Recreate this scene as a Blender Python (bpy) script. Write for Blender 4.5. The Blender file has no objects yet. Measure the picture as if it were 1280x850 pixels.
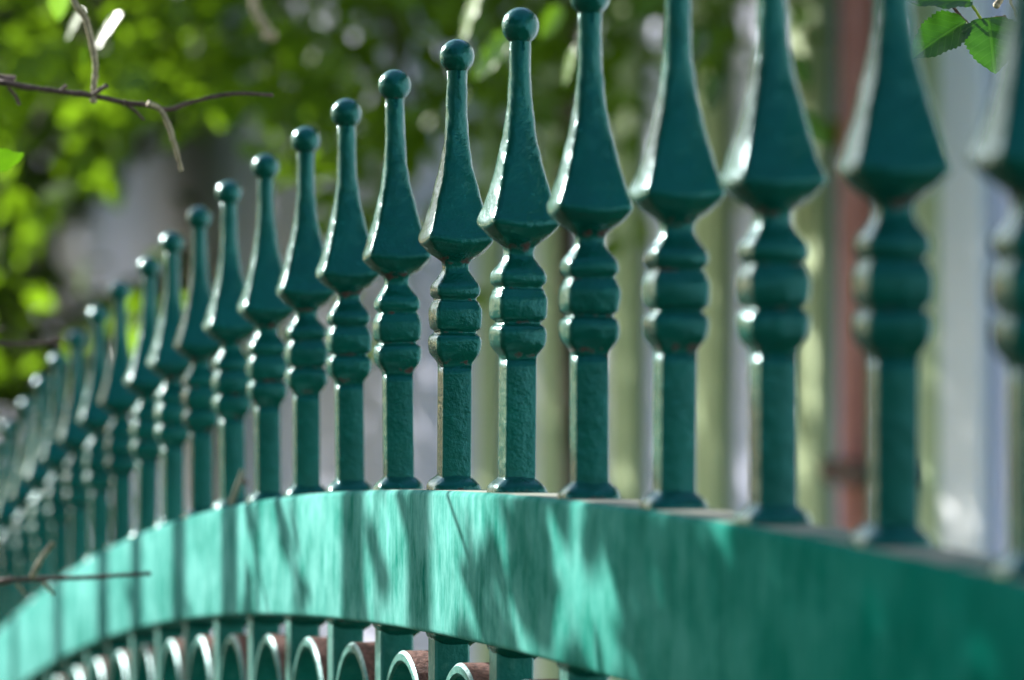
import bpy, math, random
import numpy as np
from mathutils import Vector, Matrix

R = math.radians
random.seed(7)
rng = np.random.default_rng(11)
scene = bpy.context.scene
COL = scene.collection

# ------------------------------------------------------------------ camera, sky, sun, exposure
F_PX, CX, CY, EYE = 5200.0, 640.0, 425.0, 1.55
cam_d = bpy.data.cameras.new('camera')
cam = bpy.data.objects.new('camera', cam_d)
COL.objects.link(cam)
cam.location = (0, 0, EYE)
cam.rotation_euler = (R(90), 0, 0)
cam_d.sensor_width = 36
cam_d.lens = F_PX / 1280 * 36
cam_d.clip_start = 0.05
cam_d.clip_end = 2000
cam_d.dof.use_dof = True
cam_d.dof.focus_distance = 2.07
cam_d.dof.aperture_fstop = 9.2
scene.camera = cam

SUN_AZ, SUN_EL = 49.0, 26.0                      # azimuth left of the view direction
SUN = Vector((-math.sin(R(SUN_AZ)) * math.cos(R(SUN_EL)), math.cos(R(SUN_AZ)) * math.cos(R(SUN_EL)), math.sin(R(SUN_EL))))
world = bpy.data.worlds.new('World')
scene.world = world
world.use_nodes = True
wn = world.node_tree
wn.nodes.clear()
sky = wn.nodes.new('ShaderNodeTexSky')
sky.sky_type = 'NISHITA'
sky.sun_disc = False
sky.sun_elevation = R(SUN_EL)
sky.sun_rotation = R(-SUN_AZ)
bg = wn.nodes.new('ShaderNodeBackground')
bg.inputs['Strength'].default_value = 0.125
wo = wn.nodes.new('ShaderNodeOutputWorld')
wn.links.new(sky.outputs[0], bg.inputs[0])
wn.links.new(bg.outputs[0], wo.inputs[0])
sl = bpy.data.lights.new('sun', 'SUN')
sl.energy = 5.0
sl.angle = R(0.5)
sl.color = (1.0, 0.97, 0.94)
so = bpy.data.objects.new('sun', sl)
COL.objects.link(so)
so.rotation_euler = SUN.to_track_quat('Z', 'Y').to_euler()
so.location = SUN * 30

vs = scene.view_settings
vs.view_transform = 'Standard'
vs.look = 'None'
vs.gamma = 1
vs.use_curve_mapping = False
vs.exposure = 1.85
scene.render.engine = 'CYCLES'
cy = scene.cycles
cy.use_denoising = True
try:
    cy.denoiser = 'OPENIMAGEDENOISE'
except Exception:
    pass
cy.max_bounces = 8
cy.transmission_bounces = 6
cy.transparent_max_bounces = 8
cy.use_adaptive_sampling = False


def at(x, y, depth):
    """a point seen at photo pixel x, y, depth metres ahead"""
    return Vector(((x - CX) / F_PX * depth, depth, EYE - (y - CY) / F_PX * depth))


# ------------------------------------------------------------------ materials
def new_mat(name):
    m = bpy.data.materials.new(name)
    m.use_nodes = True
    nt = m.node_tree
    nt.nodes.clear()
    out = nt.nodes.new('ShaderNodeOutputMaterial')
    return m, nt, out


def N(nt, t, **kw):
    n = nt.nodes.new(t)
    for k, v in kw.items():
        if k.startswith('_'):
            setattr(n, k[1:], v)
        else:
            n.inputs[k].default_value = v
    return n


def noise(nt, vec, scale, detail=4, rough=0.55):
    n = N(nt, 'ShaderNodeTexNoise', Scale=scale, Detail=detail, Roughness=rough)
    nt.links.new(vec, n.inputs['Vector'])
    return n.outputs['Fac']


def ramp(nt, fac, stops):
    r = nt.nodes.new('ShaderNodeValToRGB')
    e = r.color_ramp.elements
    while len(e) < len(stops):
        e.new(0.5)
    for el, (p, c) in zip(e, stops):
        el.position = p
        el.color = (c[0], c[1], c[2], 1) if isinstance(c, (tuple, list)) else (c, c, c, 1)
    nt.links.new(fac, r.inputs[0])
    return r.outputs[0]


def mixc(nt, fac, a, b):
    m = nt.nodes.new('ShaderNodeMix')
    m.data_type = 'RGBA'
    for s, v in ((0, fac), (6, a), (7, b)):
        if hasattr(v, 'is_output'):
            nt.links.new(v, m.inputs[s])
        else:
            m.inputs[s].default_value = v if s == 0 else (v[0], v[1], v[2], 1)
    return m.outputs[2]


def math_n(nt, op, a, b=None):
    m = nt.nodes.new('ShaderNodeMath')
    m.operation = op
    for i, v in enumerate((a, b)):
        if v is None:
            continue
        if hasattr(v, 'is_output'):
            nt.links.new(v, m.inputs[i])
        else:
            m.inputs[i].default_value = v
    return m.outputs[0]


def mapped(nt, scale):
    tc = nt.nodes.new('ShaderNodeTexCoord')
    mp = nt.nodes.new('ShaderNodeMapping')
    mp.inputs['Scale'].default_value = scale
    nt.links.new(tc.outputs['Object'], mp.inputs['Vector'])
    return mp.outputs[0]


def finish(nt, out, color, rough, bump_h=None, bump=0.3, dist=0.001, spec=0.5, metallic=0.0, coat=0.0, tint=None):
    p = nt.nodes.new('ShaderNodeBsdfPrincipled')
    for key, v in (('Base Color', color), ('Roughness', rough)):
        if hasattr(v, 'is_output'):
            nt.links.new(v, p.inputs[key])
        else:
            p.inputs[key].default_value = v if key == 'Roughness' else (v[0], v[1], v[2], 1)
    p.inputs['Specular IOR Level'].default_value = spec
    p.inputs['Metallic'].default_value = metallic
    if tint:
        p.inputs['Specular Tint'].default_value = (tint[0], tint[1], tint[2], 1)
    p.inputs['Coat Weight'].default_value = coat
    p.inputs['Coat Roughness'].default_value = 0.11
    if bump_h is not None:
        b = N(nt, 'ShaderNodeBump', Strength=bump, Distance=dist)
        nt.links.new(bump_h, b.inputs['Height'])
        nt.links.new(b.outputs[0], p.inputs['Normal'])
    nt.links.new(p.outputs[0], out.inputs[0])
    return p


def paint_material(name, base, dusty, rust_amount=1.0, rough=(.13, .28)):
    """thick glossy enamel on cast iron; rust in the crevices follows the mesh attribute 'wear'"""
    m, nt, out = new_mat(name)
    v = mapped(nt, (1, 1, 1))
    oi = nt.nodes.new('ShaderNodeObjectInfo')
    add = nt.nodes.new('ShaderNodeVectorMath')
    add.operation = 'MULTIPLY_ADD'
    add.inputs[1].default_value = (1, 1, 1)
    nt.links.new(v, add.inputs[0])
    comb = nt.nodes.new('ShaderNodeCombineXYZ')
    sc = math_n(nt, 'MULTIPLY', oi.outputs['Random'], 7.3)
    for i in range(3):
        nt.links.new(sc, comb.inputs[i])
    nt.links.new(comb.outputs[0], add.inputs[2])
    v = add.outputs[0]
    big = noise(nt, v, 30, 3)
    mid = noise(nt, v, 170, 4)
    fine = noise(nt, v, 620, 3)
    c = mixc(nt, ramp(nt, big, [(0.35, 0.0), (0.75, 1.0)]), base, tuple(x * 1.45 for x in base))
    c = mixc(nt, math_n(nt, 'MULTIPLY', ramp(nt, mid, [(0.55, 0.0), (0.8, 1.0)]), 0.35), c, dusty)
    at_ = nt.nodes.new('ShaderNodeAttribute')
    at_.attribute_name = 'wear'
    w = math_n(nt, 'ADD', math_n(nt, 'MULTIPLY', at_.outputs['Fac'], 0.40 * rust_amount), math_n(nt, 'SUBTRACT', mid, 0.80))
    rust = ramp(nt, math_n(nt, 'MULTIPLY', w, 6.0), [(0.15, 0.0), (0.75, 1.0)])
    c = mixc(nt, rust, c, mixc(nt, fine, (0.022, 0.008, 0.006), (0.075, 0.024, 0.014)))
    rr = mixc(nt, rust, ramp(nt, mid, [(0.3, rough[0]), (0.7, rough[1])]), (0.8, 0.8, 0.8))
    h = math_n(nt, 'ADD', math_n(nt, 'MULTIPLY', mid, 1.0), math_n(nt, 'MULTIPLY', fine, 0.35))
    finish(nt, out, c, rr, h, 0.5, 0.0013, 1.0, tint=(0.14, 0.52, 0.52))
    return m


PAINT = paint_material('green enamel on cast iron', (0.0003, 0.042, 0.030), (0.0012, 0.09, 0.07))
PAINT_LOW = paint_material('weathered enamel under the rail', (0.002, 0.070, 0.052), (0.07, 0.22, 0.17), 1.0, (.38, .55))


def rail_material():
    m, nt, out = new_mat('chalked enamel of the rail with painted shade')
    st = noise(nt, mapped(nt, (150, 150, 45)), 1.0, 6, 0.72)       # rain streaks run down
    st2 = noise(nt, mapped(nt, (520, 520, 36)), 1.0, 3, 0.6)
    blot = noise(nt, mapped(nt, (1, 1, 1)), 26, 5, 0.62)
    fine = noise(nt, mapped(nt, (1, 1, 1)), 700, 3)
    base = mixc(nt, ramp(nt, blot, [(0.3, 0.0), (0.7, 1.0)]), (0.0003, 0.098, 0.068), (0.0006, 0.145, 0.105))
    chalk_and_shade = math_n(nt, 'MULTIPLY', ramp(nt, math_n(nt, 'ADD', math_n(nt, 'MULTIPLY', st, 0.5), math_n(nt, 'MULTIPLY', blot, 0.5)), [(0.33, 0.0), (0.72, 1.0)]), 0.62)
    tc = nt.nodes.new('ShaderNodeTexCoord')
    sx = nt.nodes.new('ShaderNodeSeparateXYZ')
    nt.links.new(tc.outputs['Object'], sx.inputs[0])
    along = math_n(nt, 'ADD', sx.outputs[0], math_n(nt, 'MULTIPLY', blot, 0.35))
    chalk_and_shade = math_n(nt, 'MULTIPLY', chalk_and_shade, ramp(nt, along, [(0.30, 0.08), (1.0, 1.0)]))   # chalking thinned over the near length: its shade is put into the colour
    c = mixc(nt, chalk_and_shade, base, (0.23, 0.48, 0.45))
    c = mixc(nt, ramp(nt, st2, [(0.57, 0.0), (0.74, 0.34)]), c, (0.13, 0.43, 0.39))
    at_ = nt.nodes.new('ShaderNodeAttribute')
    at_.attribute_name = 'wear'
    w = math_n(nt, 'ADD', math_n(nt, 'MULTIPLY', at_.outputs['Fac'], 0.40), math_n(nt, 'SUBTRACT', blot, 0.72))
    c = mixc(nt, ramp(nt, math_n(nt, 'MULTIPLY', w, 5.0), [(0.2, 0.0), (0.9, 0.8)]), c, (0.30, 0.27, 0.22))
    h = math_n(nt, 'ADD', math_n(nt, 'MULTIPLY', blot, 0.8), math_n(nt, 'MULTIPLY', fine, 0.3))
    finish(nt, out, c, ramp(nt, blot, [(0.3, 0.55), (0.7, 0.7)]), h, 0.3, 0.001, 0.0, tint=(0.2, 0.9, 0.8))
    return m


def simple_noise_mat(name, a, b, scale, rough=0.8, bump=0.3, dist=0.002, stretch=(1, 1, 1), spec=0.3):
    m, nt, out = new_mat(name)
    n = noise(nt, mapped(nt, stretch), scale, 5, 0.6)
    finish(nt, out, mixc(nt, ramp(nt, n, [(0.3, 0.0), (0.7, 1.0)]), a, b), rough, n, bump, dist, spec)
    return m


def leaf_material(name, dark, light, through, trans=0.45, rough=0.38, veins=False):
    m, nt, out = new_mat(name)
    a = nt.nodes.new('ShaderNodeAttribute')
    a.attribute_name = 'tint'
    f = a.outputs['Fac']
    c = mixc(nt, f, dark, light)
    t = mixc(nt, f, tuple(x * 0.7 for x in through), through)
    h = None
    if veins:
        uv = nt.nodes.new('ShaderNodeUVMap')
        sep = nt.nodes.new('ShaderNodeSeparateXYZ')
        nt.links.new(uv.outputs[0], sep.inputs[0])
        u = math_n(nt, 'ABSOLUTE', math_n(nt, 'SUBTRACT', sep.outputs[0], 0.5))
        ph = math_n(nt, 'SUBTRACT', math_n(nt, 'MULTIPLY', sep.outputs[1], 7.5), math_n(nt, 'MULTIPLY', u, 6.0))
        saw = math_n(nt, 'ABSOLUTE', math_n(nt, 'SUBTRACT', math_n(nt, 'FRACT', ph), 0.5))
        vein = ramp(nt, saw, [(0.0, 1.0), (0.09, 0.0)])
        rib = ramp(nt, u, [(0.012, 1.0), (0.03, 0.0)])
        vv = math_n(nt, 'MAXIMUM', math_n(nt, 'MULTIPLY', vein, 0.45), rib)
        bl = noise(nt, mapped(nt, (1, 1, 1)), 260, 4)
        c = mixc(nt, ramp(nt, bl, [(0.35, 0.0), (0.7, 0.6)]), c, tuple(x * 0.55 for x in dark))
        c = mixc(nt, math_n(nt, 'MULTIPLY', vv, 0.6), c, (0.14, 0.30, 0.03))
        h = math_n(nt, 'SUBTRACT', math_n(nt, 'MULTIPLY', noise(nt, mapped(nt, (1, 1, 1)), 900, 3), 0.5), vv)
    p = finish(nt, out, c, rough, h, 0.5, 0.0006, 0.5)
    tr = nt.nodes.new('ShaderNodeBsdfTranslucent')
    nt.links.new(t, tr.inputs[0])
    mx = nt.nodes.new('ShaderNodeMixShader')
    mx.inputs[0].default_value = trans
    nt.links.new(p.outputs[0], mx.inputs[1])
    nt.links.new(tr.outputs[0], mx.inputs[2])
    nt.links.new(mx.outputs[0], out.inputs[0])
    return m


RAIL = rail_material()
RUST = simple_noise_mat('rusted iron', (0.05, 0.022, 0.017), (0.20, 0.095, 0.07), 420, 0.9, 0.8, 0.002)
BARK = simple_noise_mat('grey brown bark', (0.035, 0.026, 0.018), (0.12, 0.095, 0.07), 40, 0.9, 0.9, 0.01, (1, 1, 0.25))
TWIG_DARK = simple_noise_mat('dark twig bark', (0.045, 0.025, 0.018), (0.13, 0.085, 0.065), 500, 0.75, 0.7, 0.001)
STRAW = simple_noise_mat('dry grey straw', (0.07, 0.075, 0.04), (0.15, 0.15, 0.09), 300, 0.8, 0.5, 0.001)
TWIG_PALE = simple_noise_mat('pale dry twig bark', (0.13, 0.10, 0.055), (0.38, 0.33, 0.20), 420, 0.7, 0.7, 0.001)
STALK = simple_noise_mat('yellow green leaf stalk', (0.20, 0.28, 0.02), (0.32, 0.40, 0.04), 300, 0.5, 0.2, 0.0005)
LEAF_BG = leaf_material('foliage of the garden trees', (0.055, 0.125, 0.003), (0.11, 0.19, 0.006), (0.20, 0.37, 0.010), 0.55, 0.36)
LEAF_FAR = leaf_material('foliage of the deep green trees', (0.040, 0.100, 0.004), (0.085, 0.155, 0.006), (0.13, 0.26, 0.012), 0.5, 0.4)
LEAF_DARK = leaf_material('foliage of the evergreen hedge', (0.010, 0.030, 0.006), (0.025, 0.055, 0.012), (0.03, 0.08, 0.01), 0.25, 0.5)
LEAF_HERO = leaf_material('toothed fruit tree leaf', (0.007, 0.042, 0.003), (0.022, 0.090, 0.005), (0.05, 0.20, 0.006), 0.28, 0.5, True)
LEAF_LIT = leaf_material('fruit tree leaf painted sunlit', (0.03, 0.14, 0.004), (0.06, 0.22, 0.006), (0.32, 0.72, 0.015), 0.6, 0.45, True)  # brighter copy of the leaf, with sunlight put into its colour
LEAF_GLOSS = leaf_material('glossy fruit tree foliage', (0.03, 0.085, 0.006), (0.075, 0.15, 0.012), (0.16, 0.33, 0.012), 0.40, 0.28)
WALL_M = simple_noise_mat('pale lavender grey render', (0.62, 0.63, 0.80), (0.69, 0.70, 0.86), 5, 0.85, 0.2, 0.003)
BOARD_M = simple_noise_mat('olive green painted board', (0.36, 0.45, 0.23), (0.44, 0.53, 0.30), 12, 0.6, 0.2, 0.002, (3, 3, 0.3))
WHITE_M = simple_noise_mat('off white painted board', (0.74, 0.76, 0.75), (0.80, 0.81, 0.81), 12, 0.6, 0.2, 0.002, (3, 3, 0.3))
PIPE_M = simple_noise_mat('red brown painted pipe', (0.52, 0.18, 0.14), (0.62, 0.26, 0.21), 14, 0.55, 0.2, 0.002)
BAND_M = simple_noise_mat('dark brown iron strap', (0.05, 0.03, 0.025), (0.09, 0.05, 0.04), 30, 0.7)
ROOF_M = simple_noise_mat('dark slate roofing', (0.05, 0.05, 0.055), (0.09, 0.09, 0.10), 20, 0.7)
SOIL_M = simple_noise_mat('grass and bare earth', (0.018, 0.038, 0.010), (0.05, 0.055, 0.026), 3, 0.95, 0.8, 0.03)
PAVE_M = simple_noise_mat('grey concrete path', (0.20, 0.20, 0.19), (0.30, 0.295, 0.28), 9, 0.9, 0.4, 0.004)


# ------------------------------------------------------------------ mesh helpers
def mesh_obj(name, verts, faces, mat, parent=None, smooth=True, loc=None, attr=None, mats=None, midx=None, face_attr=None):
    me = bpy.data.meshes.new(name)
    me.from_pydata([tuple(v) for v in verts], [], [tuple(f) for f in faces])
    if attr:
        for k, vals in attr.items():
            a = me.attributes.new(k, 'FLOAT', 'POINT')
            a.data.foreach_set('value', np.asarray(vals, dtype=np.float32))
    if face_attr:
        for k, vals in face_attr.items():
            a = me.attributes.new(k, 'FLOAT', 'FACE')
            a.data.foreach_set('value', np.asarray(vals, dtype=np.float32))
    for mm in (mats or [mat]):
        me.materials.append(mm)
    if midx is not None:
        me.polygons.foreach_set('material_index', np.asarray(midx, dtype=np.int32))
    me.polygons.foreach_set('use_smooth', [bool(smooth)] * len(me.polygons))
    me.update()
    o = bpy.data.objects.new(name, me)
    COL.objects.link(o)
    if parent:
        o.parent = parent
    if loc is not None:
        o.location = loc
    return o


def empty(name, loc, rz=0.0):
    o = bpy.data.objects.new(name, None)
    o.empty_display_size = 0.1
    COL.objects.link(o)
    o.location = loc
    o.rotation_euler = (0, 0, rz)
    return o


def tag(o, label=None, cat=None, group=None, kind=None):
    for k, v in (('label', label), ('category', cat), ('group', group), ('kind', kind)):
        if v:
            o[k] = v
    return o


class MB:
    """collects shapes for one mesh"""
    def __init__(self):
        self.v, self.f = [], []

    def box(self, x0, x1, y0, y1, z0, z1, b=0.0):
        n = len(self.v)
        if b <= 0:
            self.v += [(x, y, z) for z in (z0, z1) for y in (y0, y1) for x in (x0, x1)]
            for q in ((0, 2, 3, 1), (4, 5, 7, 6), (0, 1, 5, 4), (2, 6, 7, 3), (0, 4, 6, 2), (1, 3, 7, 5)):
                self.f.append(tuple(n + i for i in q))
            return self
        # chamfered along z, and at both ends
        def ring(z, i):
            return [(x0 + b + i, y0 + i, z), (x1 - b - i, y0 + i, z), (x1 - i, y0 + b + i, z), (x1 - i, y1 - b - i, z),
                    (x1 - b - i, y1 - i, z), (x0 + b + i, y1 - i, z), (x0 + i, y1 - b - i, z), (x0 + i, y0 + b + i, z)]
        rs = [ring(z0, b), ring(z0 + b, 0), ring(z1 - b, 0), ring(z1, b)]
        for r in rs:
            self.v += r
        for j in range(3):
            for i in range(8):
                k = (i + 1) % 8
                self.f.append((n + j * 8 + i, n + j * 8 + k, n + j * 8 + 8 + k, n + j * 8 + 8 + i))
        self.f.append(tuple(n + 7 - i for i in range(8)))
        self.f.append(tuple(n + 24 + i for i in range(8)))
        return self

    def tube(self, pts, rad, seg=10, wobble=0.0, cap=True):
        pts = [Vector(p) for p in pts]
        if not hasattr(rad, '__len__'):
            rad = [rad] * len(pts)
        n0 = len(self.v)
        up = Vector((0.31, 0.2, 0.93)).normalized()
        for i, p in enumerate(pts):
            t = (pts[min(i + 1, len(pts) - 1)] - pts[max(i - 1, 0)]).normalized()
            a = t.cross(up)
            if a.length < 1e-4:
                a = t.cross(Vector((1, 0, 0)))
            a.normalize()
            b = t.cross(a)
            for k in range(seg):
                w = 2 * math.pi * k / seg
                r = rad[i] * (1 + wobble * random.uniform(-1, 1))
                self.v.append(tuple(p + a * (math.cos(w) * r) + b * (math.sin(w) * r)))
        for i in range(len(pts) - 1):
            for k in range(seg):
                k2 = (k + 1) % seg
                a0 = n0 + i * seg
                self.f.append((a0 + k, a0 + k2, a0 + seg + k2, a0 + seg + k))
        if cap:
            self.f.append(tuple(n0 + seg - 1 - k for k in range(seg)))
            e = n0 + (len(pts) - 1) * seg
            self.f.append(tuple(e + k for k in range(seg)))
        return self

    def ball(self, c, r, seg=8, rings=6, squash=1.0):
        n0 = len(self.v)
        c = Vector(c)
        for j in range(rings + 1):
            ph = math.pi * j / rings
            for k in range(seg):
                w = 2 * math.pi * k / seg
                self.v.append((c.x + r * math.sin(ph) * math.cos(w), c.y + r * math.sin(ph) * math.sin(w), c.z + squash * r * math.cos(ph)))
        for j in range(rings):
            for k in range(seg):
                k2 = (k + 1) % seg
                a = n0 + j * seg
                self.f.append((a + k, a + seg + k, a + seg + k2, a + k2))
        return self

    def build(self, name, mat, parent=None, smooth=True, loc=None):
        return mesh_obj(name, self.v, self.f, mat, parent, smooth, loc)


def smooth_path(pts, sub=6):
    """Catmull-Rom through the points"""
    p = [Vector(q) for q in pts]
    p = [p[0] * 2 - p[1]] + p + [p[-1] * 2 - p[-2]]
    out = []
    for i in range(1, len(p) - 2):
        for k in range(sub):
            t = k / sub
            a, b, c, d = p[i - 1], p[i], p[i + 1], p[i + 2]
            out.append(0.5 * ((2 * b) + (c - a) * t + (2 * a - 5 * b + 4 * c - d) * t * t + (3 * b - a - 3 * c + d) * t ** 3))
    out.append(p[-2])
    return out


def leaves_arrays(P, D, Nn, L, W, fold, tint):
    """many small folded leaves: P base, D direction, Nn upper normal (n x 3), L length, W half width"""
    D = D / np.linalg.norm(D, axis=1, keepdims=True)
    S = np.cross(D, Nn)
    S /= np.linalg.norm(S, axis=1, keepdims=True) + 1e-9
    U = np.cross(S, D)
    n = len(P)
    prof = [(0.0, 0.0, 0), (0.22, 0.78, 1), (0.5, 1.0, 1), (0.78, 0.62, 1), (1.0, 0.0, 0)]
    V = []
    L_, W_, f_ = L[:, None], W[:, None], fold[:, None]
    curl = (rng.random((n, 1)) * 0.5 - 0.1)
    for t, w, _ in prof:
        c = P + D * L_ * t - U * L_ * curl * t * t * 0.5
        V.append(c)
        if w:
            V.append(c + S * W_ * w + U * W_ * w * f_)
            V.append(c - S * W_ * w + U * W_ * w * f_)
    V = np.stack(V, 1)                           # n x 11 x 3
    base = [(0, 2, 1), (0, 1, 3), (1, 2, 5, 4), (3, 1, 4, 6), (4, 5, 8, 7), (6, 4, 7, 9), (7, 8, 10), (9, 7, 10)]
    k = V.shape[1]
    F = []
    for i in range(n):
        o = i * k
        F += [tuple(o + q for q in f) for f in base]
    return V.reshape(-1, 3), F, np.repeat(tint, len(base))


def leaf_cloud(name, P, parent, mat, size=(0.05, 0.075), droop=0.5, aspect=0.30, thin=False):
    if thin:
        P = [p for p in P if not thin_spot(Vector(p) + Vector(parent.location))]
    n = len(P)
    D = rng.normal(size=(n, 3))
    D[:, 2] = D[:, 2] * 0.5 - droop
    Nn = rng.normal(size=(n, 3)) * 0.7
    Nn[:, 2] += 1.0
    L = rng.uniform(size[0], size[1], n)
    W = L * rng.uniform(aspect * 0.85, aspect * 1.15, n)
    v, f, t = leaves_arrays(np.asarray(P, float), D, Nn, L, W, rng.uniform(0.05, 0.5, n), rng.random(n))
    return mesh_obj(name, v, f, mat, parent, True, face_attr={'tint': t})


def thin_spot(p):
    """sparse patch in the boughs, where the pale wall shows through"""
    if p.y < 4:
        return False
    x, y = CX + F_PX * p.x / p.y, CY - F_PX * (p.z - EYE) / p.y
    for (cx, cy, rx, ry, k) in ((235, 240, 130, 95, .985), (130, 310, 85, 65, .97), (315, 150, 60, 36, .93), (330, 300, 80, 100, .97), (60, 190, 45, 35, .7), (180, 130, 60, 28, .6), (500, 90, 40, 50, .4)):
        if ((x - cx) / rx) ** 2 + ((y - cy) / ry) ** 2 < random.uniform(.45, 1.3) and random.random() < k:
            return True
    return False


def sprig_points(centres, per=12, spread=0.16):
    """leaf clumps of uneven size round the given points"""
    out = []
    for c in centres:
        k = max(3, int(per * random.uniform(0.5, 1.5)))
        d = Vector((random.uniform(-1, 1), random.uniform(-1, 1), random.uniform(-0.9, 0.3))).normalized()
        for _ in range(k):
            q = Vector(c) + d * random.uniform(0, 0.30) + Vector((random.gauss(0, 1), random.gauss(0, 1), random.gauss(0, 1))) * spread * 0.5
            out.append(tuple(q))
    return out


# ------------------------------------------------------------------ setting: ground and path
def sheet(name, x0, x1, y0, y1, z, mat, n=1):
    m = MB()
    m.v = [(x0, y0, z), (x1, y0, z), (x1, y1, z), (x0, y1, z)]
    m.f = [(0, 1, 2, 3)]
    return tag(m.build(name, mat, None, False), kind='structure')


sheet('ground', -400, 400, -400, 400, 0, SOIL_M)

# ------------------------------------------------------------------ the fence
TH = math.atan(0.2279)
DIR = Vector((-math.sin(TH), math.cos(TH), 0))     # along the fence, away from the camera
FRONT = Vector((-math.cos(TH), -math.sin(TH), 0))  # towards the sunny side
SP, H = 0.1422, 0.22
P0 = Vector((0.1602, 1.269, 0))
FROT = math.pi / 2 + TH


def rail_top(s):
    return -8.4233e-4 * s ** 3 - 2.96523e-2 * s ** 2 + 2.15063e-2 * s + 1.478169


fence = empty('ornamental_fence', P0, FROT)
tag(fence, 'green painted iron fence with arched rail and spear pickets topped by balls', 'fence')


def world_of(s, y, z):
    return P0 + DIR * s + FRONT * y + Vector((0, 0, z))


def swept_rail(name, s0, s1, top, thick, depth, mat, bev=0.003, n=150, wear_top=True):
    prof = []
    hd = depth / 2
    for (cx, cz, a0) in ((hd - bev, -bev, 0), (-hd + bev, -bev, 90), (-hd + bev, -thick + bev, 180), (hd - bev, -thick + bev, 270)):
        for k in range(4):
            a = R(a0 + 30 * k)
            prof.append((cx + bev * math.cos(a), cz + bev * math.sin(a)))
    m = len(prof)
    V, Fc, w = [], [], []
    for i in range(n + 1):
        s = s0 + (s1 - s0) * i / n
        for (y, z) in prof:
            V.append((s, y, top(s) + z))
            w.append(1.0 if (z > -bev * .2 and abs(y) < hd - bev * .6) else (.45 if z < -thick + bev * .3 else 0.0))
    for i in range(n):
        for k in range(m):
            k2 = (k + 1) % m
            Fc.append((i * m + k, i * m + k2, (i + 1) * m + k2, (i + 1) * m + k))
    Fc.append(tuple(range(m)))
    Fc.append(tuple(n * m + m - 1 - k for k in range(m)))
    return mesh_obj(name, V, Fc, mat, fence, True, attr={'wear': w})


K0, K1 = -7, 30
S0, S1 = (K0 - 0.6) * SP, (K1 + 0.6) * SP
RT, RD = 0.072, 0.032
ring_gap, RING_R = 0.012, 0.0605
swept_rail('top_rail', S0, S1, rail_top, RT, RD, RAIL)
swept_rail('middle_rail', S0, S1, lambda s: rail_top(s) - RT - ring_gap - 2 * RING_R - 0.001, 0.03, 0.030, PAINT_LOW, 0.002, 60)
swept_rail('bottom_rail', S0, S1, lambda s: 0.14, 0.04, 0.030, PAINT_LOW, 0.002, 4)


def rounded_square(hw, rho):
    r = hw * rho
    c = hw - r
    pts = []
    for q in range(4):
        a0 = q * 90.0
        sx, sy = ((1, 1), (-1, 1), (-1, -1), (1, -1))[q]
        for k in range(7):
            a = R(a0 + 15 * k)
            pts.append((sx * c + r * math.cos(a), sy * c + r * math.sin(a)))
        # three points along the side that follows
        p = pts[-1]
        nx = ((-1, 1), (-1, -1), (1, -1), (1, 1))[q]
        a = R(a0 + 90)
        e = (nx[0] * c + r * math.cos(a), nx[1] * c + r * math.sin(a))
        for k in (1, 2, 3):
            t = k / 4
            bl = .085 * hw * (1 - rho) * 4 * t * (1 - t)     # the cast faces are slightly domed
            q2 = R(a0 + 90)
            pts.append((p[0] + (e[0] - p[0]) * t + bl * math.cos(q2), p[1] + (e[1] - p[1]) * t + bl * math.sin(q2)))
    return pts


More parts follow.
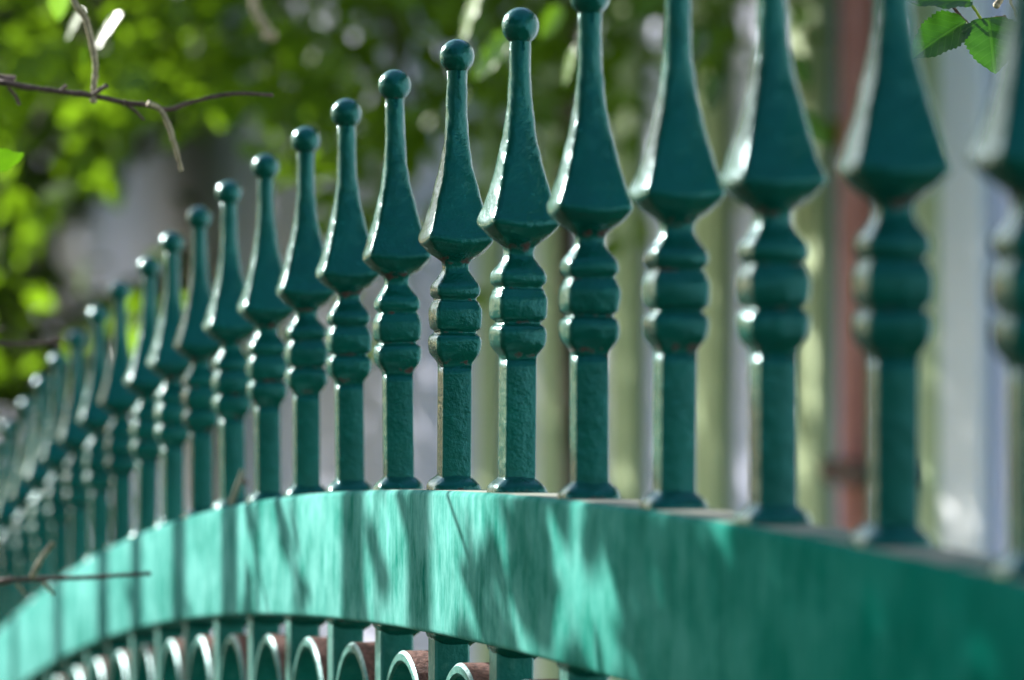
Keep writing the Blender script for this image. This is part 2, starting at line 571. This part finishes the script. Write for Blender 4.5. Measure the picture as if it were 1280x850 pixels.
def loft(keys, sub, closed_top=True, jitter=0.0, wear_at=()):
    """keys: z, half width, corner ratio, lift in picket heights"""
    K = np.array(keys, float)
    z = K[:, 0]
    # monotone cubic tangents
    zz = []
    for a, b in zip(z[:-1], z[1:]):
        k = max(2, int((b - a) / sub))
        zz += list(np.linspace(a, b, k, endpoint=False))
    zz.append(z[-1])
    zz = np.array(zz)

    def pchip(y):
        h = np.diff(z)
        dlt = np.diff(y) / h
        m = np.zeros_like(y)
        for i in range(1, len(y) - 1):
            if dlt[i - 1] * dlt[i] > 0:
                w1, w2 = 2 * h[i] + h[i - 1], h[i] + 2 * h[i - 1]
                m[i] = (w1 + w2) / (w1 / dlt[i - 1] + w2 / dlt[i])
        m[0], m[-1] = dlt[0], dlt[-1]
        i = np.clip(np.searchsorted(z, zz, side='right') - 1, 0, len(z) - 2)
        t = (zz - z[i]) / h[i]
        return ((1 + 2 * t) * (1 - t) ** 2 * y[i] + t * (1 - t) ** 2 * h[i] * m[i] + t * t * (3 - 2 * t) * y[i + 1] + t * t * (t - 1) * h[i] * m[i + 1])

    hw, rho, lift = pchip(K[:, 1]), np.clip(pchip(K[:, 2]), 0.05, 1), pchip(K[:, 3])
    V, Fc, wear = [], [], []
    for a, w, r, l in zip(zz, hw, rho, lift):
        we = 0.0
        for (zc, zr, amt) in wear_at:
            we = max(we, amt * math.exp(-((a - zc) / zr) ** 2))
        for (x, y) in rounded_square(w, r):
            ex = (math.hypot(x, y) / w - 1) / 0.3
            V.append((x * H, y * H, (a + l * (min(ex, 1) - 1)) * H))
            wear.append(we)
    if jitter:
        ph = [random.uniform(0, 6.28) for _ in range(8)]
        for i, (x, y, zq) in enumerate(V):
            a = math.atan2(y, x)
            q = zq / H
            d = (.5 * math.sin(21 * q + ph[0] + 2 * a) + .4 * math.sin(47 * q + ph[1] - 3 * a) + .35 * math.sin(88 * q + ph[2] + 2 * a + ph[3]) + .25 * math.sin(160 * q + ph[4] + 5 * a) + .2 * math.sin(9 * a + ph[5] + 60 * q))
            k = 1 + jitter * d / max(.03, math.hypot(x, y) / H)
            V[i] = (x * k, y * k, zq + jitter * .6 * H * math.sin(3 * a + ph[6] + 30 * q))
    m = 40
    n = len(zz)
    for i in range(n - 1):
        for k in range(m):
            k2 = (k + 1) % m
            Fc.append((i * m + k, i * m + k2, (i + 1) * m + k2, (i + 1) * m + k))
    Fc.append(tuple(m - 1 - k for k in range(m)))
    if closed_top:
        Fc.append(tuple((n - 1) * m + k for k in range(m)))
    return V, Fc, wear


STEM = [(-0.012, .0338, .12, 0), (.20, .0338, .12, 0), (.287, .0338, .12, 0)]
FINIAL = [(.284, 0.0336, 0.087, 0.0), (.290, 0.0345, 0.124, 0.0), (.297, 0.0385, 0.237, 0.0), (.303, 0.0425, 0.217, 0.0), (.311, 0.0485, 0.245, 0.0), (.322, 0.0525, 0.258, 0.0), (.340, 0.0537, 0.245, 0.0),
          (.354, 0.0505, 0.231, 0.0), (.360, 0.0435, 0.231, 0.0), (.3635, 0.0422, 0.231, 0.0), (.367, 0.0435, 0.231, 0.0), (.371, 0.0495, 0.231, 0.0), (.378, 0.052, 0.231, 0.0), (.386, 0.053, 0.217, 0.0),
          (.400, 0.0537, 0.204, 0.0), (.416, 0.053, 0.217, 0.0), (.426, 0.049, 0.231, 0.0), (.433, 0.047, 0.231, 0.0), (.4375, 0.043, 0.231, 0.0), (.443, 0.0448, 0.231, 0.0), (.449, 0.0505, 0.245, 0.0),
          (.459, 0.0517, 0.245, 0.0), (.468, 0.0508, 0.258, 0.0), (.478, 0.0455, 0.273, 0.0), (.486, 0.04, 0.357, 0.0), (.496, 0.0336, 0.383, 0.0), (.506, 0.0288, 0.34, 0), (.516, 0.028, 0.34, 0.001),
          (.526, 0.03, 0.285, 0.003), (.536, 0.038, 0.3, 0.006), (.553, 0.0575, 0.2, 0.01), (.566, 0.0685, 0.17, 0.011), (.575, 0.0752, 0.16, 0.011), (.582, 0.0754, 0.16, 0.0105),
          (.588, 0.0742, 0.17, 0.0095), (.596, 0.0712, 0.18, 0.008), (.622, 0.0634, 0.21, 0.004), (.663, 0.0528, 0.27, 0.002), (.708, 0.043, 0.35, 0), (.742, 0.0363, 0.43, 0.0),
          (.762, 0.033, 0.49, 0.0), (.811, 0.0278, 0.66, 0.0), (.857, 0.025, 0.82, 0.0), (.905, 0.0237, 0.92, 0.0), (.945, 0.0232, 1.0, 0.0), (.975, 0.0232, 1.0, 0.0)]
FIN_WEAR = [(.295, .012, .8), (.3635, .006, .85), (.4375, .006, .75), (.528, .018, 0.95)]
COLLAR = [(-.006, .0575, .45, 0), (.004, .0575, .45, 0), (.012, .0555, .46, 0), (.020, .0495, .48, 0), (.026, .0425, .46, 0), (.030, .0375, .4, 0), (.033, .034, .2, 0)]
fv, ff, fw = loft(STEM, 0.02, wear_at=[(.285, .008, .8), (.03, .02, .35)])
# ball
ball_v, ball_f, ball_w = [], [], []
for j in range(25):
    ph = math.pi * j / 24
    for k in range(36):
        a = 2 * math.pi * k / 36
        r = 0.0405 * H
        ball_v.append((r * math.sin(ph) * math.cos(a), r * math.sin(ph) * math.sin(a), H * 1.0 + r * math.cos(ph)))
        ball_w.append(0.75 * max(0.0, math.cos(math.pi - ph)) ** 1.5)
for j in range(24):
    for k in range(36):
        k2 = (k + 1) % 36
        ball_f.append((j * 36 + k, j * 36 + 36 + k, j * 36 + 36 + k2, j * 36 + k2))

picket0 = mesh_obj('picket', fv, ff, PAINT, fence, attr={'wear': fw})
v_, f_, w_ = loft(FINIAL, 0.004, jitter=.0011, wear_at=FIN_WEAR)
spear0 = mesh_obj('spear_finial', v_, f_, PAINT, picket0, attr={'wear': w_})
ball0 = mesh_obj('ball_tip', ball_v, ball_f, PAINT, picket0, attr={'wear': ball_w})
v_, f_, w_ = loft(COLLAR, 0.004, jitter=.0016, wear_at=[(0.0, .01, .7)])
coll0 = mesh_obj('base_collar', v_, f_, PAINT, picket0, attr={'wear': w_})

spear_meshes, coll_meshes = [spear0.data], [coll0.data]
for _ in range(4):
    for nm, keys, jit, wr, lst in (('spear_finial', FINIAL, .0013, FIN_WEAR, spear_meshes), ('base_collar', COLLAR, .0022, [(0.0, .01, .7)], coll_meshes)):
        v_, f_, w_ = loft(keys, 0.004, jitter=jit, wear_at=wr)
        tmp = mesh_obj(nm, v_, f_, PAINT, None, attr={'wear': w_})
        lst.append(tmp.data)
        bpy.data.objects.remove(tmp)

# lower picket, from the underside of the rail to the bottom rail: unit length mesh cut per picket
ring_v, ring_f, ring_m = [], [], []
RW, RY0, RY1 = 0.0065, -0.017, 0.0125
nr = 64
for i in range(nr):
    a = 2 * math.pi * i / nr
    ca, sa = math.cos(a), math.sin(a)
    for (r, y) in ((RING_R, RY1 - .0015), (RING_R, RY0), (RING_R - RW, RY0), (RING_R - RW, RY1 - .0015), (RING_R - RW + .0015, RY1), (RING_R - .0015, RY1)):
        ring_v.append((r * ca, y, r * sa))
for i in range(nr):
    j = (i + 1) % nr
    for k in range(6):
        k2 = (k + 1) % 6
        ring_f.append((i * 6 + k, j * 6 + k, j * 6 + k2, i * 6 + k2))
        ring_m.append(1 if k == 0 and 0.08 < i / nr < 0.42 else 0)

first = True
ring0 = None
for k in range(K0, K1 + 1):
    s = k * SP
    zt = rail_top(s)
    if first:
        p = picket0
        kids = [spear0, ball0, coll0]
    else:
        p = picket0.copy()
        COL.objects.link(p)
        for ch in (spear0, ball0, coll0):
            c = ch.copy()
            COL.objects.link(c)
            c.parent = p
            if ch is spear0:
                c.data = spear_meshes[(k * 3) % 5]
            if ch is coll0:
                c.data = coll_meshes[(k * 2 + 1) % 5]
    p.parent = fence
    p.location = (s, 0, zt)
    hs = 1.0 - max(0.0, min(k - 5, 12)) * 0.0055
    p.scale = (1, 1, hs)
    p.rotation_euler = (R(random.uniform(-.7, .7)), R(random.uniform(-.6, .6)), R(random.uniform(-3, 3)))
    # lower part
    zb = 0.14
    zt2 = zt - RT
    lp = MB().box(-.009, .009, -.0065, .0115, zb - zt2 - .002, 0.002, 0.0012).build('lower_picket', PAINT_LOW, fence, False, (s, 0, zt2))
    lc = coll0.copy()
    lc.name = 'under_collar'
    COL.objects.link(lc)
    lc.parent = lp
    lc.scale = (1, 1, -0.9)
    lc.location = (0, 0, 0)
    if k < K1:
        sm = s + SP / 2
        if ring0 is None:
            ring0 = mesh_obj('hoop', ring_v, ring_f, None, fence, False, mats=[PAINT_LOW, RUST], midx=ring_m)
            r_ = ring0
        else:
            r_ = ring0.copy()
            COL.objects.link(r_)
            r_.parent = fence
        r_.location = (sm, 0, rail_top(sm) - RT - ring_gap - RING_R)
        r_.rotation_euler = (0, math.atan(-(rail_top(sm + .01) - rail_top(sm - .01)) / .02), 0)
    first = False
for s in (S0 - .04, S1 + .04):
    MB().box(-.04, .04, -.04, .04, -.02, rail_top(s) + .10, 0.004).build('end_post', PAINT_LOW, fence, False, (s, 0, 0))

# ------------------------------------------------------------------ house beyond the fence
HQ = 2.2                                           # distance of its wall from the camera, square to the fence line
HP0 = -FRONT * HQ                                  # local x along the fence line, local y towards the fence
house = empty('garden_house', HP0, FROT)
tag(house, 'long pale lavender grey house wall with olive green boards beyond the fence', 'house')
HX0, HX1, HT = -1.5, 34.0, 3.3


def house_s(x):
    """where along the wall the sight line through photo column x meets it"""
    t = (x - CX) / F_PX
    return (t * HP0.y - HP0.x) / (DIR.x - t * DIR.y)


MB().box(HX0, HX1, -4.0, 0, -.05, HT).build('wall', WALL_M, house, False)
MB().box(HX0 - .02, HX1 + .02, 0.002, .05, -.05, .35, .01).build('plinth', PAVE_M, house, False)
base_s = house_s(1172)
step = (house_s(702) - house_s(1172)) / 4
i0 = int((HX0 + .3 - base_s) / step)
for i in range(i0, 52):
    s = base_s + i * step
    if s > house_s(590):
        break
    b = MB().box(-.095, .095, .003, .035, .36, HT - .05, .006).build('cladding_board', BOARD_M, house, False, (s, 0, 0))
for xc, w in ((1016, .11), (770, .14), (672, .16), (1214, .12), (868, .12)):
    MB().box(-w, w, .003, .028, .36, HT - .05, .005).build('white_board', WHITE_M, house, False, (house_s(xc), 0, 0))
pipe = MB().tube([(0, 0, .1), (0, 0, HT - .05)], .031, 20).build('downpipe', PIPE_M, house, True, (house_s(1133), .085, 0))
for z in (.6, 1.33, 2.6):
    MB().box(-.16, .06, -.082, .05, z - .02, z + .02, .004).build('pipe_strap', BAND_M, pipe, False)
rm = MB()
rm.v = [(HX0 - .4, .55, HT - .12), (HX1 + .4, .55, HT - .12), (HX1 + .4, -2.0, HT + 1.4), (HX0 - .4, -2.0, HT + 1.4), (HX0 - .4, -4.5, HT - .12), (HX1 + .4, -4.5, HT - .12),
        (HX0 - .4, .55, HT - .22), (HX1 + .4, .55, HT - .22), (HX1 + .4, -4.5, HT - .22), (HX0 - .4, -4.5, HT - .22)]
rm.f = [(0, 1, 2, 3), (3, 2, 5, 4), (6, 7, 1, 0), (9, 4, 5, 8), (6, 9, 8, 7), (0, 3, 4, 9, 6), (1, 7, 8, 5, 2)]
rm.build('roof', ROOF_M, house, False)


# ------------------------------------------------------------------ trees
def limb(mb, a, b, r0, r1, sag=0.1):
    a, b = Vector(a), Vector(b)
    mid = (a + b) / 2 + Vector((random.uniform(-1, 1), random.uniform(-1, 1), random.uniform(-.2, 1))) * (b - a).length * sag
    pts = smooth_path([a, (a + mid) / 2 + Vector((0, 0, .02)), mid, (b + mid) / 2, b], 4)
    n = len(pts)
    mb.tube(pts, [r0 + (r1 - r0) * i / (n - 1) for i in range(n)], 8, 0.06)


def make_tree(name, label, loc, height, trunk_r, blobs, leafmat, clumps, size, aspect=.3):
    """blobs: (centre relative to loc, radii)"""
    root = empty(name, loc)
    tag(root, label, 'tree')
    top = Vector((random.uniform(-.2, .2), random.uniform(-.2, .2), height * .72))
    tm = MB()
    pts = smooth_path([(0, 0, -.1), (random.uniform(-.05, .05), .03, height * .2), (random.uniform(-.1, .1), 0, height * .45), top], 6)
    n = len(pts)
    tm.tube(pts, [trunk_r * (1.25 if i == 0 else 1.0) * (1 - .65 * i / (n - 1)) for i in range(n)], 14, .05)
    tm.build('trunk', BARK, root)
    cen = []
    tot = sum(b[1][0] * b[1][1] * b[1][2] for b in blobs)
    for (c, r) in blobs:
        c = Vector(c)
        q = min(pts, key=lambda p: abs(p.z - min(max(2.15, c.z - .6), height * .7)))
        lm = MB()
        limb(lm, q, c, trunk_r * .42, .012, .08)
        for _ in range(5):
            d = Vector((random.gauss(0, 1) * r[0], random.gauss(0, 1) * r[1], random.gauss(0, 1) * r[2])) * .45
            limb(lm, q.lerp(c, random.uniform(.55, .95)), c + d, .014, .004, .1)
        lm.build('limb', BARK, root)
        for _ in range(int(clumps * r[0] * r[1] * r[2] / tot)):
            while True:
                u = Vector((random.uniform(-1, 1), random.uniform(-1, 1), random.uniform(-1, 1)))
                if .12 < u.length < 1 and random.random() < .35 + .65 * u.length:
                    break
            cen.append(c + Vector((u.x * r[0], u.y * r[1], u.z * r[2])))
    leaf_cloud('crown', sprig_points(cen, 12), root, leafmat, size, .45, aspect, True)
    return root


# tree whose boughs fill the upper middle of the picture, rooted between fence and house
make_tree('broadleaf_tree', 'leafy green tree between fence and house with boughs hanging over the middle pickets', (.15, 7.6, 0), 4.6, .03,
          [((-.45, -.5, 2.42), (.75, .8, .62)), ((-.18, -.9, 2.45), (.42, .6, .5)), ((-1.7, 1.6, 2.9), (.9, 1.0, .7)), ((-.85, -.3, 2.35), (.7, .8, .75)), ((-.4, .2, 3.3), (1.1, 1.1, .8)), ((-1.4, .1, 2.9), (.8, .9, .8)), ((-.2, .3, 4.1), (.8, .8, .7))],
          LEAF_BG, 1450, (.05, .085), .32)
make_tree('dense_tree', 'darker green tree behind the far left end of the fence', (-2.35, 11.8, 0), 6.0, .12,
          [((.3, -.6, 2.6), (1.0, 1.0, 1.1)), ((1.0, -.2, 3.1), (.8, .9, .8)), ((-.9, -.3, 3.2), (1.1, 1.1, 1.2)), ((.2, .2, 4.4), (1.4, 1.4, 1.2)), ((-.3, .1, 5.5), (1.0, 1.0, .8)), ((.1, -.8, 1.5), (.7, .7, .7)), ((.2, 1.0, 2.6), (.9, .9, .8)), ((-.6, 1.6, 3.0), (1.0, 1.0, .9))],
          LEAF_FAR, 2200, (.06, .10), .33)

# ------------------------------------------------------------------ fruit tree on the sunny side: shades the near end of the rail, twigs and leaves reach into view
fruit = empty('fruit_tree', (-2.3, 2.2, 0))
tag(fruit, 'fruit tree with bare brown twigs at left and toothed green leaves at top right', 'tree')
FO = Vector(fruit.location)
mb = MB()
tp = smooth_path([(0, 0, -.1), (.03, .02, .7), (-.02, .05, 1.5), (.1, 0, 2.2), (.25, -.1, 3.0)], 6)
mb.tube(tp, [.085 * (1.2 if i == 0 else 1) * (1 - .6 * i / (len(tp) - 1)) for i in range(len(tp))], 14, .05)
mb.build('trunk', BARK, fruit)


def shade_points(n, s_rng, z_rng, t_rng):
    out = []
    for _ in range(n):
        s, z, t = random.uniform(*s_rng), random.uniform(*z_rng), random.uniform(*t_rng)
        p = world_of(s, .016, z) + SUN * t
        if p.z < 1.50 + .135 * max(p.y, 0) and abs(p.x) < .14 * p.y + .12:
            continue                                # keeps the crown above the view
        out.append(tuple(p - FO))
    return out


pts = []
pts += shade_points(6500, (-1.3, .22), (1.15, 1.85), (1.0, 2.3))
pts += shade_points(420, (.22, .42), (1.25, 1.47), (1.0, 1.9))
pts += shade_points(60, (.22, .45), (1.47, 1.75), (1.0, 1.9))
pts += shade_points(110, (.42, .75), (1.30, 1.49), (.95, 1.7))
pts += shade_points(40, (.75, 1.5), (1.30, 1.49), (.95, 1.6))
pts += shade_points(14, (1.5, 3.6), (1.05, 1.5), (1.0, 1.6))
crown_c = []
for _ in range(130):
    u = Vector((random.gauss(0, .55), random.gauss(-.5, .7), 2.75 + random.gauss(0, .35)))
    if u.z > 2.2:
        crown_c.append(u)
def off_the_rail(p):
    """True where the shadow of a leaf would miss the sunlit length of the fence"""
    q = Vector(p) + FO - P0
    t = (q.dot(FRONT) - .016) / SUN.dot(FRONT)
    q -= SUN * t
    for c in (at(0, 190, 2.33), at(80, 20, 3.0)):    # two sunlit leaves at the left
        g = Vector(p) + FO - c
        if (g - SUN * g.dot(SUN)).length < .16:
            return False
    return t < 0 or q.dot(DIR) < .3 or not .9 < q.z < 1.82 or random.random() < .07


pts += [p for p in sprig_points(crown_c, 10) if off_the_rail(p)]
leaf_cloud('crown', pts, fruit, LEAF_GLOSS, (.032, .055), .4, .36)
for q in ((.9, -.9, 2.75), (1.1, -.2, 2.7), (.8, .6, 2.7), (-.5, -.6, 2.9), (-.4, .5, 2.8), (1.3, -1.2, 2.5)):
    lm = MB()
    limb(lm, tp[random.randint(12, 20)], q, .026, .008, .1)
    for _ in range(6):
        limb(lm, Vector(tp[16]).lerp(Vector(q), random.uniform(.5, .95)), Vector(q) + Vector((random.gauss(0, .3), random.gauss(0, .3), random.gauss(0, .15))), .008, .002, .12)
    lm.build('limb', BARK, fruit)


def twig(name, px, depth, d0, d1, mat, parent, buds=0, extra=None, jag=0.25):
    """a twig through photo columns and rows; d0, d1 its thickness in pixels"""
    p = [at(x, y, depth + (dd[0] if dd else 0)) - Vector(parent.location) for (x, y, *dd) in px]
    if extra:
        p = [Vector(e) for e in extra] + p
    p = smooth_path(p, 5)
    n = len(p)
    k = depth / F_PX / 2
    m = MB()
    rad = [(d0 + (d1 - d0) * i / (n - 1)) * k * random.uniform(1 - jag * .4, 1 + jag * .4) for i in range(n)]
    p = [q + Vector((random.gauss(0, 1), random.gauss(0, 1), random.gauss(0, 1))) * k * jag for q in p]
    m.tube(p, rad, 10, .08)
    m.ball(p[-1], rad[-1] * 1.25, 8, 6)
    for _ in range(buds):
        i = random.randint(n // 3, n - 2)
        o = Vector((random.uniform(-1, 1), random.uniform(-1, .2), random.uniform(-1, 1))).normalized()
        m.ball(p[i] + o * rad[i] * .9, rad[i] * random.uniform(.55, .9), 7, 5)
    return m.build(name, mat, parent)


tw = twig('twig', [(-90, 92), (0, 103), (34, 109), (79, 115), (117, 120), (155, 128), (182, 131), (210, 137), (234, 129), (261, 122), (296, 117), (339, 119)], 2.36, 9.5, 4.5, TWIG_DARK, fruit, 9,
          extra=[(.22, -.02, 2.0), (.8, -.02, 1.76), (1.5, .04, 1.71)])
twig('twig', [(40, -700, .15), (72, -150, .05), (86, -40, .01), (92, 0), (107, 24), (115, 55), (119, 79), (118, 103), (117, 125)], 2.36, 7.5, 7.5, TWIG_PALE, fruit, 5, extra=[(.9, -.2, 2.75)])
twig('twig', [(185, 129, -.004), (199, 136), (210, 155), (220, 186), (226, 211)], 2.35, 7.5, 5.5, TWIG_PALE, fruit, 2)
twig('twig', [(10, 109), (18, 118), (24, 130)], 2.36, 5, 4, TWIG_DARK, fruit)
twig('twig', [(157, 130), (168, 138), (179, 149)], 2.38, 5, 3, TWIG_DARK, fruit)
twig('twig', [(117, 118), (126, 112), (132, 108)], 2.35, 5, 5, TWIG_DARK, fruit, 2)
twig('twig', [(76, 114), (82, 108)], 2.35, 5, 4, TWIG_DARK, fruit, 2)
# lower bare twig in front of the rail
twig('twig', [(-80, 731), (0, 726), (10, 725), (39, 724), (72, 723), (104, 722), (155, 719), (186, 717)], 2.62, 9, 5, TWIG_DARK, fruit, 4, extra=[(.0, .03, 1.15), (.8, .1, 1.3), (1.5, .35, 1.385)])
twig('twig', [(39, 723), (50, 701), (65, 680)], 2.61, 7, 6.5, TWIG_PALE, fruit, 2)
twig('twig', [(21, 730), (31, 741)], 2.6, 5, 4, TWIG_PALE, fruit)
twig('twig', [(55, 728), (66, 742)], 2.6, 5, 4, TWIG_PALE, fruit)
# middle twig at the left edge
twig('twig', [(-70, 429), (0, 430), (40, 430), (62, 428), (73, 431)], 2.78, 6.5, 6, TWIG_DARK, fruit, 4, extra=[(.05, 0, 1.45), (.9, .3, 1.5), (1.6, .55, 1.545)])
twig('twig', [(62, 428), (68, 423), (76, 424)], 2.78, 4, 4, TWIG_DARK, fruit, 2)
twig('twig', [(-6, 416), (4, 410)], 2.8, 4, 3, TWIG_DARK, fruit)
# blurred hanging dry twig at the top
twig('twig', [(296, -900), (308, -300), (313, -60), (317, 0), (322, 18), (332, 34), (338, 44)], 3.4, 6, 13, TWIG_PALE, fruit, 0, extra=[(1.0, .9, 2.6)])


# single leaves: base, tip, width and facing given by the photo
def hero_leaf(name, base, tip, half_w, normal, parent, mat, tint=.5, fold=.25, curl=.15, teeth=13, skew=0.0, nu=9, nv=40):
    base, tip, normal = Vector(base), Vector(tip), Vector(normal).normalized()
    d = tip - base
    L = d.length
    d.normalize()
    s = d.cross(normal).normalized()
    n = s.cross(d).normalized()
    V, Fc, uv = [], [], []
    o = Vector(parent.location)
    for j in range(nv + 1):
        t = j / nv
        w = half_w * (math.sin(math.pi * t ** .78) ** .62) * (1 - .12 * t)
        if t > .86:
            w *= 1 - .25 * (t - .86) / .14
        tooth = 1 - .14 * (1 - ((t * teeth) % 1.0)) if 0.05 < t < .97 else 1
        for i in range(nu):
            u = -1 + 2 * i / (nu - 1)
            ww = w * (tooth if i in (0, nu - 1) else 1)
            side = u * ww
            z = abs(u) * ww * fold - curl * L * t * t + .02 * L * math.sin(t * 19 + u * 3) * abs(u)
            p = base + d * (L * (t - (.05 * abs(u) * (1 - t)) + skew * u * (1 - t) * .5)) + s * side + n * z - o
            V.append(p)
            uv.append((.5 + u * .5 * (w / half_w), t))
    for j in range(nv):
        for i in range(nu - 1):
            a = j * nu + i
            Fc.append((a, a + 1, a + nu + 1, a + nu))
    ob = mesh_obj(name, V, Fc, mat, parent, True, face_attr={'tint': [tint] * len(Fc)})
    ul = ob.data.uv_layers.new(name='UVMap')
    for lp in ob.data.loops:
        ul.data[lp.index].uv = uv[lp.vertex_index]
    return ob


ZL = 2.03
PXM = ZL / F_PX
hero_leaf('leaf', at(1212, 1, ZL), at(1122, -4, ZL - .006), 25 * PXM, (.1, -.75, .75), fruit, LEAF_HERO, .55, .25, .05)
hero_leaf('leaf', at(1205, 29, ZL), at(1139, 66, ZL - .008), 33 * PXM, (-.25, -.9, .45), fruit, LEAF_HERO, .35, .30, .16)
hero_leaf('leaf', at(1236, 25, ZL), at(1244, 86, ZL - .012), 40 * PXM, (-.1, -.85, .5), fruit, LEAF_HERO, .5, .28, .18)
twig('leaf_stalk', [(1211, 3), (1219, 12), (1228, 27)], ZL, 3.2, 4, STALK, fruit)
twig('twig', [(1187, -60, .05), (1190, 0), (1195, 13), (1205, 25), (1213, 31), (1226, 27), (1242, 23), (1256, 21)], ZL + .004, 4.5, 4, TWIG_DARK, fruit, 5,
     extra=[(.9, -.9, 2.75), (1.9, -.6, 2.3), (2.5, -.3, 1.95)])
twig('twig', [(1266, -30), (1263, 0), (1268, 12), (1270, 20)], ZL, 3.5, 3, TWIG_PALE, fruit, 2)
twig('twig', [(1254, -5), (1246, 6)], ZL, 7, 8, TWIG_PALE, fruit)
hero_leaf('leaf', at(-34, 200, 2.33), at(29, 195, 2.32), 26 * 2.33 / F_PX, (.25, -.6, -.6), fruit, LEAF_LIT, 1.0, .2, .06)
glint = (SUN + Vector((0, -1, 0))).normalized()
for (bx, by, tx, ty, w, z, nrm) in ((78, -30, 72, 26, 20, 3.0, (-.5, .6, .3)), (104, 14, 80, 52, 13, 3.1, glint), (150, 18, 116, 62, 15, 3.1, glint),
                                    (604, -18, 572, 58, 20, 3.5, glint), (640, 40, 590, 100, 20, 3.6, (-.3, -.8, .5)), (720, 60, 703, 108, 15, 3.4, glint), (700, 10, 676, 48, 15, 3.7, (-.2, -.9, .3)),
                                    (106, 60, 104, 84, 5, 3.0, (-.3, -.8, .2)), (900, 96, 884, 140, 17, 4.0, (-.5, -.85, .05)), (880, 40, 862, 84, 17, 3.8, (-.5, -.85, .1)),
                                    (1000, 140, 1034, 182, 18, 3.9, (-.5, -.85, .05)), (1000, 70, 1010, 110, 14, 4.2, (-.5, -.85, .05))):
    hero_leaf('leaf', at(bx, by, z), at(tx, ty, z + .01), w * z / F_PX, nrm, fruit, LEAF_DARK if bx > 850 else LEAF_GLOSS, .6, .2, .05, 9, 0, 7, 14)

# dry stalk caught on the rail
st = MB()
a_, b_ = at(289, 629, 2.76), at(303, 590, 2.75)
st_root = empty('dry_stalk', a_)
tag(st_root, 'short dry stalk caught upright on the rail among the middle pickets', 'twig')
twig('stem', [(288, 632), (294, 616), (303, 590)], 2.74, 7, 5, STRAW, st_root)
twig('bud', [(303, 600), (307, 603)], 2.735, 6, 6, TWIG_DARK, st_root)

# ------------------------------------------------------------------ unseen upright stems added on the sunny side to stripe the far rail with shadow
shadow_caster = empty('shadow_caster_stems', world_of(1.9, 0, 0) + Vector((SUN.x, SUN.y, 0)) * 1.6)
tag(shadow_caster, 'unseen bare upright stems added on the sunny side to stripe the rail with shadow', 'shadow_caster')
SO = Vector(shadow_caster.location)
for (s, d, t) in ((2.44, .046, .62), (2.13, .05, .66), (1.93, .046, .70), (1.71, .046, .72), (1.48, .05, .74), (1.37, .012, .70), (1.05, .050, .84), (1.235, .008, .8), (.98, .006, .82), (.87, .044, .88), (2.8, .03, .60), (3.2, .03, .6)):
    q = world_of(s, .016, 1.36) + SUN * (t + .9) - SO
    lean = random.uniform(-.02, .02)
    a = Vector((q.x * .55, q.y * .75, 0))
    m = MB()
    path = smooth_path([a, a.lerp(q, .45) + Vector((lean, 0, 0)), q + Vector((lean * .2, 0, -.3)), q + Vector((-lean * .3, 0, .3))], 6)
    n = len(path)
    m.tube(path, [d * .5 * (1.25 - .5 * i / (n - 1)) for i in range(n)], 10, .06)
    m.build('stem', TWIG_DARK, shadow_caster)

# ------------------------------------------------------------------ trees and added leafy screen on the far sunny side
make_tree('roadside_tree', 'round crowned green tree on the sunny side past the far end of the fence', (-2.75, 14.9, 0), 6.2, .13,
          [((.6, -.2, 2.9), (1.2, 1.2, 1.0)), ((-.7, .2, 3.2), (1.3, 1.3, 1.2)), ((.2, .9, 3.4), (1.3, 1.2, 1.2)), ((.1, .1, 4.8), (1.5, 1.5, 1.2)), ((1.4, .9, 3.3), (.9, 1.0, 1.1))],
          LEAF_FAR, 850, (.07, .11), .34)
make_tree('tall_tree', 'tallest green tree, farthest off beyond the left end of the fence', (-4.6, 18.6, 0), 8.0, .16,
          [((.8, -.3, 3.2), (1.6, 1.5, 1.3)), ((-.9, .2, 3.6), (1.6, 1.6, 1.5)), ((.5, .9, 4.8), (2.0, 1.8, 1.6)), ((0, 0, 6.6), (1.6, 1.6, 1.4)), ((2.2, .3, 3.4), (1.2, 1.3, 1.4)), ((-.6, 3.6, 3.4), (1.6, 1.6, 1.5))],
          LEAF_FAR, 2600, (.09, .14), .34)
make_tree('young_tree', 'young green tree with low crown against the house wall beyond the fence', (-1.95, 14.6, 0), 3.6, .04,
          [((.25, 0, 1.9), (.6, .7, .8)), ((.1, -.4, 1.1), (.5, .5, .6)), ((-.2, .2, 2.8), (.8, .8, .8)), ((.6, .3, 2.6), (.6, .7, .6))],
          LEAF_FAR, 900, (.06, .10), .33)
side_screen = empty('side_added_screen', world_of(8, 3.2, 0), FROT)  # added out of view so the rail mirrors dark leaves
tag(side_screen, 'unseen leafy screen added on the sunny side to darken reflections in the rail', 'added_screen')
leaf_cloud('foliage', [(random.uniform(-5.5, 14), random.gauss(0, .28), random.uniform(.05, 3.1)) for _ in range(13000)], side_screen, LEAF_DARK, (.08, .13), .2, .35)

# ------------------------------------------------------------------ leafy screen added behind the camera to darken reflections in the enamel
added_screen = empty('rear_added_screen', (1.5, -2.7, 0))
tag(added_screen, 'unseen leafy screen added behind the camera to darken reflections in the pickets', 'added_screen')
hp = [q for q in [(random.uniform(-4.5, 5.5), random.gauss(0, .45), random.uniform(.1, 5.6 + .5 * random.random())) for _ in range(15000)] if not .2 < q[0] < .95]  # gap left so a streak of sky mirrors in the end faces
leaf_cloud('foliage', hp, added_screen, LEAF_DARK, (.09, .16), .2, .35)
m = MB()
for i in range(12):
    x = -4.5 + i * .9
    m.tube([(x, 0, -.1), (x + .05, .05, 2.2), (x, 0, 4.8)], [.04, .03, .012], 8, .06)
m.build('stems', BARK, added_screen)
